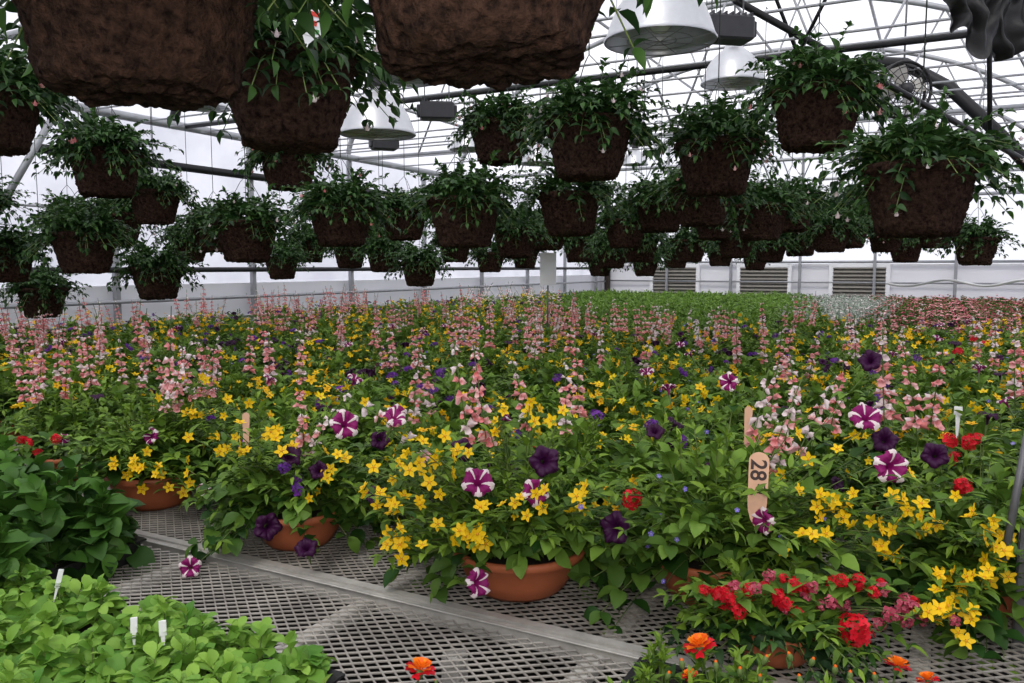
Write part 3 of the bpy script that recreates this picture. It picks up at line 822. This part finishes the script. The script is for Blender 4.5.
for u, v in ((682, 664), (716, 666), (740, 672), (765, 660), (790, 657), (812, 662), (835, 670), (850, 676), (760, 679), (800, 680), (875, 678), (668, 676)):
    bl.append((u, v, 1.30, 1.0, 'bud'))
mari_tray(1.265, -.20, bl, 0)
mari_tray(.87, -.66, [(420, 671, 1.22, .95, 'mari'), (436, 682, 1.21, .5, 'bud')], 1)
def region(fn):
    out = []; ra = 5.0; row = 0
    while ra < 16.4:
        b = -6.6 + (.25 if row % 2 else 0); row += 1
        while b < 1.6:
            P = H(ra, b); u = 512 + F * P.x / P.y if P.y > .5 else -999
            if P.y > 6.85 and 572 < u < 1200 and fn(u, P.y): out.append((ra, b, 1))
            b += .56
        ra += .36
    return out
far_kw = dict(lo=True, w=.60, d=.40)
GRN = [crop(s, LEAFLO[0].remat({0: 0}), .075, 10, h_, .11, 5, 3, k=4, **far_kw).mesh('foliage', PAL) for s, h_ in ((11, .24), (12, .29), (16, .26))]
PNK = [crop(s, LEAFLO[0].remat({0: 19}), .055, 5, .26, .10, 6, 4, (SMALL5(16).remat({8: 16}), SMALL5(11).remat({8: 8})), .045, 4, k=4, **far_kw).mesh('foliage', PAL) for s in (13, 14)]
WHT = [crop(s, LEAFLO[0].remat({0: 18}), .055, 6, .27, .10, 6, 4, (SMALL5(8),), .036, 5, k=4, **far_kw).mesh('foliage', PAL) for s in (15,)]
def far_zone(u, D):
    if D < 8.2 and u > 800: return 'p' if u > 880 else 'g'
    if u < 805: return 'g'
    if u < 885: return 'w'
    return 'p'
for z_, nm, ml, lab, grp in (('g', 'green_plant_tray', GRN, 'tray of dense low plain green bedding plants', 'trays of green bedding plants'),
                             ('w', 'white_flower_tray', WHT, 'tray of pale white and silver flowering bedding plants', 'trays of pale bedding plants'),
                             ('p', 'rose_flower_tray', PNK, 'tray of rose pink flowering bedding plants', 'trays of rose pink bedding plants')):
    lst = region(lambda u, D: far_zone(u, D) == z_)
    trays(nm, ml, lst[:295], lab, grp)

# ------------------------------------------------------------------ hanging baskets
def basket_pot(seed):
    mb = MB(); off = Vector((seed * 7.3, seed * 3.1, 0))
    prof = [(0, .004), (.05, .0), (.094, .002), (.106, .012), (.116, .05), (.127, .10), (.137, .145), (.145, .168), (.156, .174), (.160, .186), (.158, .196), (.150, .2), (.138, .192), (.13, .17)]
    P = []
    for (r, z), (r2, z2) in zip(prof[:-1], prof[1:]):
        n = max(1, int(math.hypot(r2 - r, z2 - z) / .006))
        for i in range(n): P.append((r + (r2 - r) * i / n, z + (z2 - z) * i / n))
    P.append(prof[-1])
    def disp(p):
        q = p + off
        n1 = mnoise.fractal(q * 14, 1.0, 2.0, 2); n2 = mnoise.fractal(q * 60, .8, 2.1, 4)
        rad = Vector((p.x, p.y, 0)); L = rad.length
        d = (rad / L if L > .02 else Vector((0, 0, 0))) * (.006 * n1 + .0065 * n2)
        if p.z < .02: d += Vector((0, 0, -(.006 * n1 + .006 * n2)))
        return p + d
    mb.lathe(P, 150, 0, disp=disp)
    mb.lathe([(.136, .168), (.07, .178), (0, .178)], 24, 1)
    return mb.mesh('basket', [M_COIR, PAL[15]], True)
BPOTS = [basket_pot(s) for s in (1, 2, 3)]
def basket_fol(seed, n=46):
    rg = np.random.default_rng(seed); mb = MB()
    t1, d1 = sprigs(mb, rg, (0, 0, .18), n, .29, .17, LEAF[2], .052, k=6, emin=-.4, droop=.06, ctrl=.5, stem_r=.0016)
    t2, d2 = sprigs(mb, rg, (0, 0, .18), 32, .32, .22, LEAF[2], .045, k=7, emin=.1, droop=0, ctrl=.3, stem_r=.0016)
    return mb, np.concatenate([t1, t2])
BF = []; BFL = []
for s in range(5):
    mb, tips = basket_fol(s + 20, 72 + 8 * s); BF.append(mb.mesh('foliage', PAL))
    rg = np.random.default_rng(s + 90); fm = MB(); sel = rg.choice(len(tips), 14, replace=False)
    fm.add(FU_P if s % 2 == 0 else FU_W, tips[sel] + np.array([0, 0, -.01]), R_z(np.repeat([[0, 0.02, 1.]], 14, 0), rg), rg.uniform(.025, .036, 14))
    BFL.append(fm.mesh('blossoms', PAL))
def hanger_mesh(top):
    mb = MB(); hk = .42
    for j in range(3):
        a = j * 2.094 + .4; mb.tube([(.155 * math.cos(a), .155 * math.sin(a), .18), (.03 * math.cos(a), .03 * math.sin(a), hk - .03), (0, 0, hk)], .0016, 5)
    mb.tube([(0, 0, hk), (0, 0, top - .03), (.012, 0, top - .01), (.012, 0, top + .012), (0, 0, top + .03), (-.015, 0, top + .012)], .0022, 5)
    return mb.mesh('hanger', [M_WIRE])
RAILZ = 3.0
B = [
 (143, 96, 255, 0), (484, 66, 285, 0), (290, 148, 134, 1), (107, 197, 70, 0), (156, 224, 50, 1), (588, 179, 88, 1), (815, 150, 90, 1), (716, 195, 80, 1), (702, 226, 62, 0),
 (500, 164, 62, 1), (342, 246, 64, 1), (465, 247, 74, 0), (570, 236, 74, 0), (916, 236, 108, 1), (975, 265, 42, 1), (248, 262, 62, 1), (290, 190, 58, 1), (86, 273, 62, 0), (158, 299, 50, 0),
 (44, 317, 46, 0), (420, 286, 38, 0), (282, 279, 34, 0), (384, 272, 36, 0), (405, 240, 46, 0), (516, 258, 46, 0), (118, 246, 50, 1), (8, 282, 52, 0), (-8, 152, 95, 1),
 (660, 232, 52, 0), (640, 262, 38, 0), (612, 268, 34, 0), (580, 262, 36, 0), (760, 240, 54, 1), (790, 232, 48, 0), (735, 258, 38, 0), (690, 262, 34, 0), (770, 262, 34, 0), (800, 256, 36, 1), (830, 252, 40, 0),
 (850, 248, 36, 1), (865, 222, 40, 0), (885, 252, 36, 0), (905, 262, 34, 0), (935, 248, 36, 0), (625, 248, 44, 0), (548, 250, 40, 0), (455, 262, 34, 0), (490, 272, 30, 0), (350, 268, 34, 0), (310, 262, 34, 0),
 (215, 252, 44, 0), (190, 262, 38, 0), (330, 235, 42, 1), (380, 250, 40, 0), (715, 240, 44, 0), (820, 236, 42, 0), (645, 276, 27, 0), (600, 276, 27, 0), (675, 268, 28, 0), (720, 266, 28, 0), (755, 270, 26, 0), (525, 268, 28, 0), (70, 246, 46, 0), (-30, 240, 60, 0)]
ent = []; placed = []
for i, (u, v, w, fm_) in enumerate(B):
    D = .31 * F / w
    for _ in range(8):
        P = W(u, v, D)
        if w > 80 or all((P - q).length > .58 for q in placed): break
        D += .22
    placed.append(P)
    a, b = toAB(P); ent.append([a, i, u, v, w, D, fm_])
ent.sort(); groups = []; cur = [ent[0]]
for e in ent[1:]:
    if e[0] - cur[0][0] < .28 and e[4] < 200: cur.append(e)
    else: groups.append(cur); cur = [e]
groups.append(cur)
for gset in groups:
    am = sum(e[0] for e in gset) / len(gset)
    rail = MB(); rail.tube([H(am, BL + .3, RAILZ), H(am, BR - .2, RAILZ)], .009, 8)
    obj('hanging_rail', rail.mesh('hanging_rail', [M_STEEL]), label='thin steel pipe carrying the hanging baskets', cat='pipe', group='pipes that carry hanging baskets')
    for a, i, u, v, w, D, fm_ in gset:
        P0 = W(u, v, 1.0); kk = P0.x; D2 = am / (kk * AX.x + AX.y); P = W(u, v, D2)
        s = D2 / (.31 * F / w) if w < 200 else 1.0
        s = max(.9, min(1.15, s))
        rg = random.Random(i + 7); fi = rg.randrange(5)
        e = obj('hanging_basket', None, loc=P, rz=rg.uniform(0, 6.28), sc=s,
                label=('large dark brown fibre basket hanging close overhead' if w > 200 else 'dark brown fibre hanging basket with leafy fuchsia and %s blossoms' % ('pink' if fi % 2 == 0 else 'white') if fm_ else 'dark brown fibre hanging basket with bushy green foliage'),
                cat='hanging basket', group='hanging baskets')
        obj('basket', BPOTS[i % 3], parent=e); obj('foliage', BF[fi], parent=e)
        if fm_: obj('blossoms', BFL[fi], parent=e)
        obj('hanger', hanger_mesh((RAILZ - P.z) / s), parent=e)

def plabel(P, w, h, lab, tilt=0.0, graphic=False, stake=.0):
    mb = MB(); mb.box((0, 0, h / 2), (w, .002, h), 0, bev=.0008)
    mb.add(T([(-w * .3, 0, 0), (w * .3, 0, 0), (0, 0, -w * .6 - stake)], [(0, 1, 2)], 0), (0, 0, 0))
    e = obj('plant_label', mb.mesh('plant_label', [M_WHITEP], False), loc=P, label=lab, cat='label', group='plastic plant labels')
    e.rotation_euler = (0, tilt, math.atan2(-P.x, P.y) * 1.0)
    if graphic:
        g2 = MB(); g2.box((0, -.0016, h * .8), (w * .8, .001, h * .16), 0); g2.box((0, -.0016, h * .2), (w * .8, .001, h * .16), 1); g2.box((0, -.0016, h * .48), (w * .5, .001, h * .18), 0)
        obj('label_print', g2.mesh('label_print', [M_REDL, M_GREENL], False), parent=e)
plabel(W(309, 36, 1.50), .040, .050, 'white plant label with red and green print in the basket', .2, True, .0)
plabel(W(134, 633, 1.42), .012, .03, 'small white plastic label among the seedlings', .03, stake=.04)
plabel(W(163, 636, 1.42), .013, .03, 'small white plastic label among the seedlings', .0, stake=.04)
plabel(W(57, 588, 1.62), .010, .04, 'small white plastic label leaning in the leaves', .25, stake=.04)
plabel(W(958, 415, 2.3), .022, .025, 'white plastic label standing among red flowers', .0, stake=.1)

def wood_tag(P, w, h, stake, txt, lab):
    mb = MB(); n = 16; pts = []
    for i in range(n + 1):
        a = math.pi * i / n; pts.append((math.cos(a) * w / 2, h - w * .45 + math.sin(a) * w * .45))
    pts += [(-w * .48, .01), (-w * .44, -.01), (-w * .3, -stake), (0, -stake - .02), (w * .3, -stake), (w * .44, -.01), (w * .48, .01)]
    m = len(pts); V = [(x, -.0015, z) for x, z in pts] + [(x, .0015, z) for x, z in pts]
    Fc = [tuple(range(m)), tuple(range(m, 2 * m))[::-1]] + [(i, (i + 1) % m, m + (i + 1) % m, m + i) for i in range(m)]
    mb.add(T(V, Fc, 0), (0, 0, 0))
    e = obj('wooden_tag', mb.mesh('wooden_tag', [M_WOOD], False), loc=P, label=lab, cat='tag', group='wooden price tags')
    e.rotation_euler = (-.08, .02, math.atan2(-P.x, P.y))
    for s_, x, z, size, rot in txt:
        cu = bpy.data.curves.new('txt', 'FONT'); cu.body = s_; cu.size = size; cu.align_x = 'CENTER'; cu.align_y = 'CENTER'; cu.offset = size * .02
        to = bpy.data.objects.new('txt', cu); SC.collection.objects.link(to); bpy.context.view_layer.update()
        me = bpy.data.meshes.new_from_object(to.evaluated_get(bpy.context.evaluated_depsgraph_get())); bpy.data.objects.remove(to)
        me.materials.clear(); me.materials.append(M_INK)
        t = obj('lettering', me, parent=e, loc=(x, -.0024, z)); t.rotation_euler = (math.pi / 2, rot, 0)
wood_tag(W(757, 506, 1.68), .042, .116, .03, [('28', -.002, .078, .046, math.pi / 2), ('50', .006, .038, .022, math.pi / 2)], 'rounded wooden price tag with handwritten numbers in a bowl')
wood_tag(W(748, 424, 2.25), .022, .05, .1, [], 'plain wooden tag standing among the leaves')
wood_tag(W(246, 428, 2.3), .02, .045, .1, [], 'narrow wooden tag standing among yellow daisies')

# ------------------------------------------------------------------ lamps
def lamp_parts():
    mb = MB()
    outer = [(.205, 0), (.207, .006), (.198, .02), (.185, .06), (.165, .11), (.135, .155), (.10, .19), (.075, .21), (.06, .225), (.05, .25)]
    inner = [(r - .004, z) for r, z in outer[::-1]]
    mb.lathe(outer + inner, 48, 0); res = [('reflector', mb.mesh('reflector', [M_ALU]))]
    mb = MB(); mb.lathe([(0, .245), (.05, .245), (.055, .26), (.055, .33), (.045, .345), (0, .345)], 20, 0); res.append(('socket_housing', mb.mesh('socket_housing', [M_BALLAST])))
    mb = MB(); mb.lathe([(0, .03), (.025, .035), (.045, .06), (.048, .09), (.035, .14), (.02, .17), (.02, .25)], 16, 0); res.append(('bulb', mb.mesh('bulb', [M_BULB])))
    mb = MB()
    for r in (.06, .12): mb.tube([(r * math.cos(a), r * math.sin(a), .004) for a in np.linspace(0, 6.283, 25)], .0018, 5)
    for j in range(8): a = j * math.pi / 4; mb.tube([(.0, 0, .0), (.2 * math.cos(a), .2 * math.sin(a), .006)], .0018, 5)
    res.append(('wire_guard', mb.mesh('wire_guard', [M_STEEL])))
    return res
LP = lamp_parts()
mbx = MB(); mbx.box((0, 0, .07), (.28, .16, .14), 0, bev=.012)
for i in range(7): mbx.box((-.12 + i * .04, 0, .145), (.008, .15, .02), 0)
for sx in (-1, 1): mbx.box((sx * .15, 0, .07), (.03, .1, .09), 0, bev=.005)
BALL = mbx.mesh('housing', [M_BALLAST], False)
lamps = [(660, 42, 108, 1), (378, 135, 74, 1), (733, 84, 62, 1), (540, 164, 42, 0), (470, 150, 40, 0), (408, 80, 60, 0), (635, 165, 26, 0), (205, 108, 46, 0), (615, 150, 30, 0)]
for (u, v, w, big) in lamps:
    D = .41 * F / w; P = W(u, v, D)
    e = obj('growing_lamp', None, loc=P, rz=.3, label='bell shaped aluminium reflector lamp hanging under the roof', cat='lamp', group='overhead reflector lamps')
    for nm, me in LP: obj(nm, me, parent=e)
    a, b = toAB(P); rz = roofz(b)
    mb = MB(); mb.tube([(0, 0, .34), (0, 0, rz - P.z - .03)], .006, 6); obj('hanging_rod', mb.mesh('hanging_rod', [M_STEEL]), parent=e)
for (u, v, D, s, r) in ((727, 42, 3.9, .8, .2), (437, 120, 5.4, .8, .1), (384, 150, 5.5, .6, .4), (640, 145, 6.5, .7, 1)):
    P = W(u, v, D)
    e = obj('ballast_box', None, loc=P, rz=r, label='dark finned ballast box hanging under the roof', cat='ballast', group='lamp ballast boxes')
    obj('housing', BALL, parent=e, sc=s)
    a, b = toAB(P); mb = MB()
    for sx in (-.1, .1): mb.tube([(sx * s, 0, .14 * s), (sx * s, 0, roofz(b) - P.z - .03)], .004, 5)
    obj('hanging_rods', mb.mesh('hanging_rods', [M_STEEL]), parent=e)

P = W(903, 90, 6.0)
e = obj('circulation_fan', None, loc=P, rz=.1, sc=.9, label='round caged circulation fan hanging under the arched roof', cat='fan')
mb = MB()
for y in (-.07, .07):
    for r in (.06, .12, .17, .215): mb.tube([(r * math.cos(a), y * (1 if r < .2 else .6), r * math.sin(a)) for a in np.linspace(0, 6.283, 33)], .004 if r < .2 else .013, 5)
    for j in range(16): a = j * math.pi / 8; mb.tube([(.05 * math.cos(a), y, .05 * math.sin(a)), (.215 * math.cos(a), y * .6, .215 * math.sin(a))], .003, 4)
obj('guard', mb.mesh('guard', [M_DARKSTEEL]), parent=e)
mb = MB(); Rm = np.array(Matrix.Rotation(math.pi / 2, 3, 'X'))
mb.lathe([(0, -.05), (.045, -.045), (.05, 0), (.045, .08), (0, .09)], 18, 0, R=Rm); obj('motor', mb.mesh('motor', [M_BALLAST]), parent=e)
mb = MB()
for j in range(4):
    a = j * math.pi / 2 + .3; c, s = math.cos(a), math.sin(a)
    pts = [(.04, -.02, -.02), (.04, .02, .02), (.12, .03, .06), (.19, .02, .055), (.19, -.02, -.055), (.12, -.03, -.06)]
    V = [(x * c - z * s, y, x * s + z * c) for x, y, z in pts]; mb.add(T(V, [(0, 1, 2, 5), (5, 2, 3, 4)], 0), (0, 0, 0))
obj('blades', mb.mesh('blades', [M_BAR]), parent=e)
mb = MB(); a, b = toAB(P); mb.tube([(0, 0, .21), (0, 0, (roofz(b) - P.z) / .9)], .008, 6); obj('hanging_rod', mb.mesh('hanging_rod', [M_STEEL]), parent=e)

P = W(548, 286, 6.2); mb = MB(); mb.box((0, 0, .13), (.125, .008, .25), 0)
e = obj('notice_board', None, loc=P, label='small blank white notice board on a thin post', cat='sign')
obj('board', mb.mesh('board', [M_WHITEP], False), parent=e); mb = MB(); mb.tube([(0, .02, -(P.z - BZ) + .0), (0, .02, .2)], .007, 6); obj('board_post', mb.mesh('board_post', [M_POSTG]), parent=e)

def drape(P, wd, ht, seed, rz):
    mb = MB(); V = []; Fc = []; nu, nv = 56, 24
    for j in range(nv + 1):
        t = j / nv
        for i in range(nu + 1):
            s = i / nu
            gather = .75 + .25 * abs(math.cos(t * 3.3 + seed))
            x = (s - .5) * wd * gather + .02 * math.sin(t * 6 + seed) + .02 * mnoise.noise(Vector((s * 3, t * 3, seed)))
            hem = (.14 * mnoise.noise(Vector((s * 2.2, seed, 0))) + .06 * (4 * (s - .5) ** 2)) * (1 - t)
            z = ht * t + hem
            y = .03 * math.sin(s * 15 + math.sin(t * 4) * 1.5) * gather + .06 * mnoise.noise(Vector((s * 4, t * 5, seed + 3)))
            V.append((x, y, z))
    for j in range(nv):
        for i in range(nu): a = j * (nu + 1) + i; Fc.append((a, a + 1, a + nu + 2, a + nu + 1))
    mb.add(T(V, Fc, 0), (0, 0, 0)); obj('plastic_sheet', mb.mesh('plastic_sheet', [M_BLACK]), loc=P, rz=rz, label='gathered black plastic shade sheet tied up under the roof', cat='sheet', group='tied black shade sheets')
drape(W(972, 48, 4.0), .30, .45, 1.0, .2); drape(W(1012, 66, 4.15), .26, .5, 2.3, .1)
def pipe(name, pts, r, mat, lab):
    c = Vector(pts[0]); mb = MB(); mb.tube([Vector(p) - c for p in pts], r, 8); return obj(name, mb.mesh(name, [mat]), loc=c, label=lab, cat='pipe')
pipe('hanging_pipe', [W(990, 140, 4.1), W(988, -120, 4.1)], .012, M_DARKSTEEL, 'vertical dark drop pipe under the roof')
pipe('brace_pipe', [W(735, 0, 4.5), W(1060, 180, 6.0)], .02, M_DARKSTEEL, 'diagonal dark brace under the roof')
pipe('curved_duct', [W(860, 62, 7.5), W(905, 64, 7.3), W(950, 88, 7.0), W(1000, 135, 6.8), W(1060, 200, 6.6)], .055, M_DARKSTEEL, 'thick black duct curving along the roof')
pipe('brace_pipe', [W(-10, 225, 6.6), W(70, 88, 7.0)], .03, M_STEEL, 'diagonal steel brace beside the side wall')
pts = [W(886 + i * 7, 283 + 3.0 * math.sin(i * .55), 7.5 - i * .06) for i in range(24)]
pipe('white_cable', pts, .011, M_WHITEP, 'slack white cable strung in front of the end wall')
mb = MB(); mb.box((0, 0, .5), (.025, .025, 1.0), 0, bev=.004); mb.box((0, 0, .006), (.08, .08, .012), 0)
P = W(1021, 600, 1.66); obj('bench_post', mb.mesh('bench_post', [M_POSTG], False), loc=(P.x, P.y, 0), rz=HROT, label='grey square metal post at the bench edge', cat='post')
pipe('handrail_pipe', [W(1004, 560, 1.6), W(1034, 400, 1.65)], .008, M_POSTG, 'slanted grey metal rail beside the flowers')

# ------------------------------------------------------------------ light
w = bpy.data.worlds.new('world'); SC.world = w; w.use_nodes = True
nt = w.node_tree; nt.nodes.clear()
out = nt.nodes.new('ShaderNodeOutputWorld'); bg = nt.nodes.new('ShaderNodeBackground')
tc = nt.nodes.new('ShaderNodeTexCoord'); sp = nt.nodes.new('ShaderNodeSeparateXYZ'); rp = nt.nodes.new('ShaderNodeValToRGB')
nt.links.new(tc.outputs['Generated'], sp.inputs['Vector']); nt.links.new(sp.outputs['Z'], rp.inputs['Fac'])
rp.color_ramp.elements[0].color = (.91, .92, .97, 1); rp.color_ramp.elements[1].color = (.95, .96, 1, 1)
nt.links.new(rp.outputs['Color'], bg.inputs['Color']); bg.inputs['Strength'].default_value = 1.4
nt.links.new(bg.outputs['Background'], out.inputs['Surface'])
ld = bpy.data.lights.new('flash', 'AREA'); ld.size = .2; ld.energy = 12; ld.color = (1, .94, .85)
lo = bpy.data.objects.new('flash', ld); SC.collection.objects.link(lo); lo.location = (0, -.1, CAMZ + .12); lo.rotation_euler = (math.pi / 2 - .05, 0, 0)
sd = bpy.data.lights.new('sun', 'SUN'); sd.energy = 2.0; sd.angle = .2; sd.color = (1, .95, .84)
so = bpy.data.objects.new('sun', sd); SC.collection.objects.link(so); so.rotation_euler = (math.radians(35), math.radians(-20), 0)
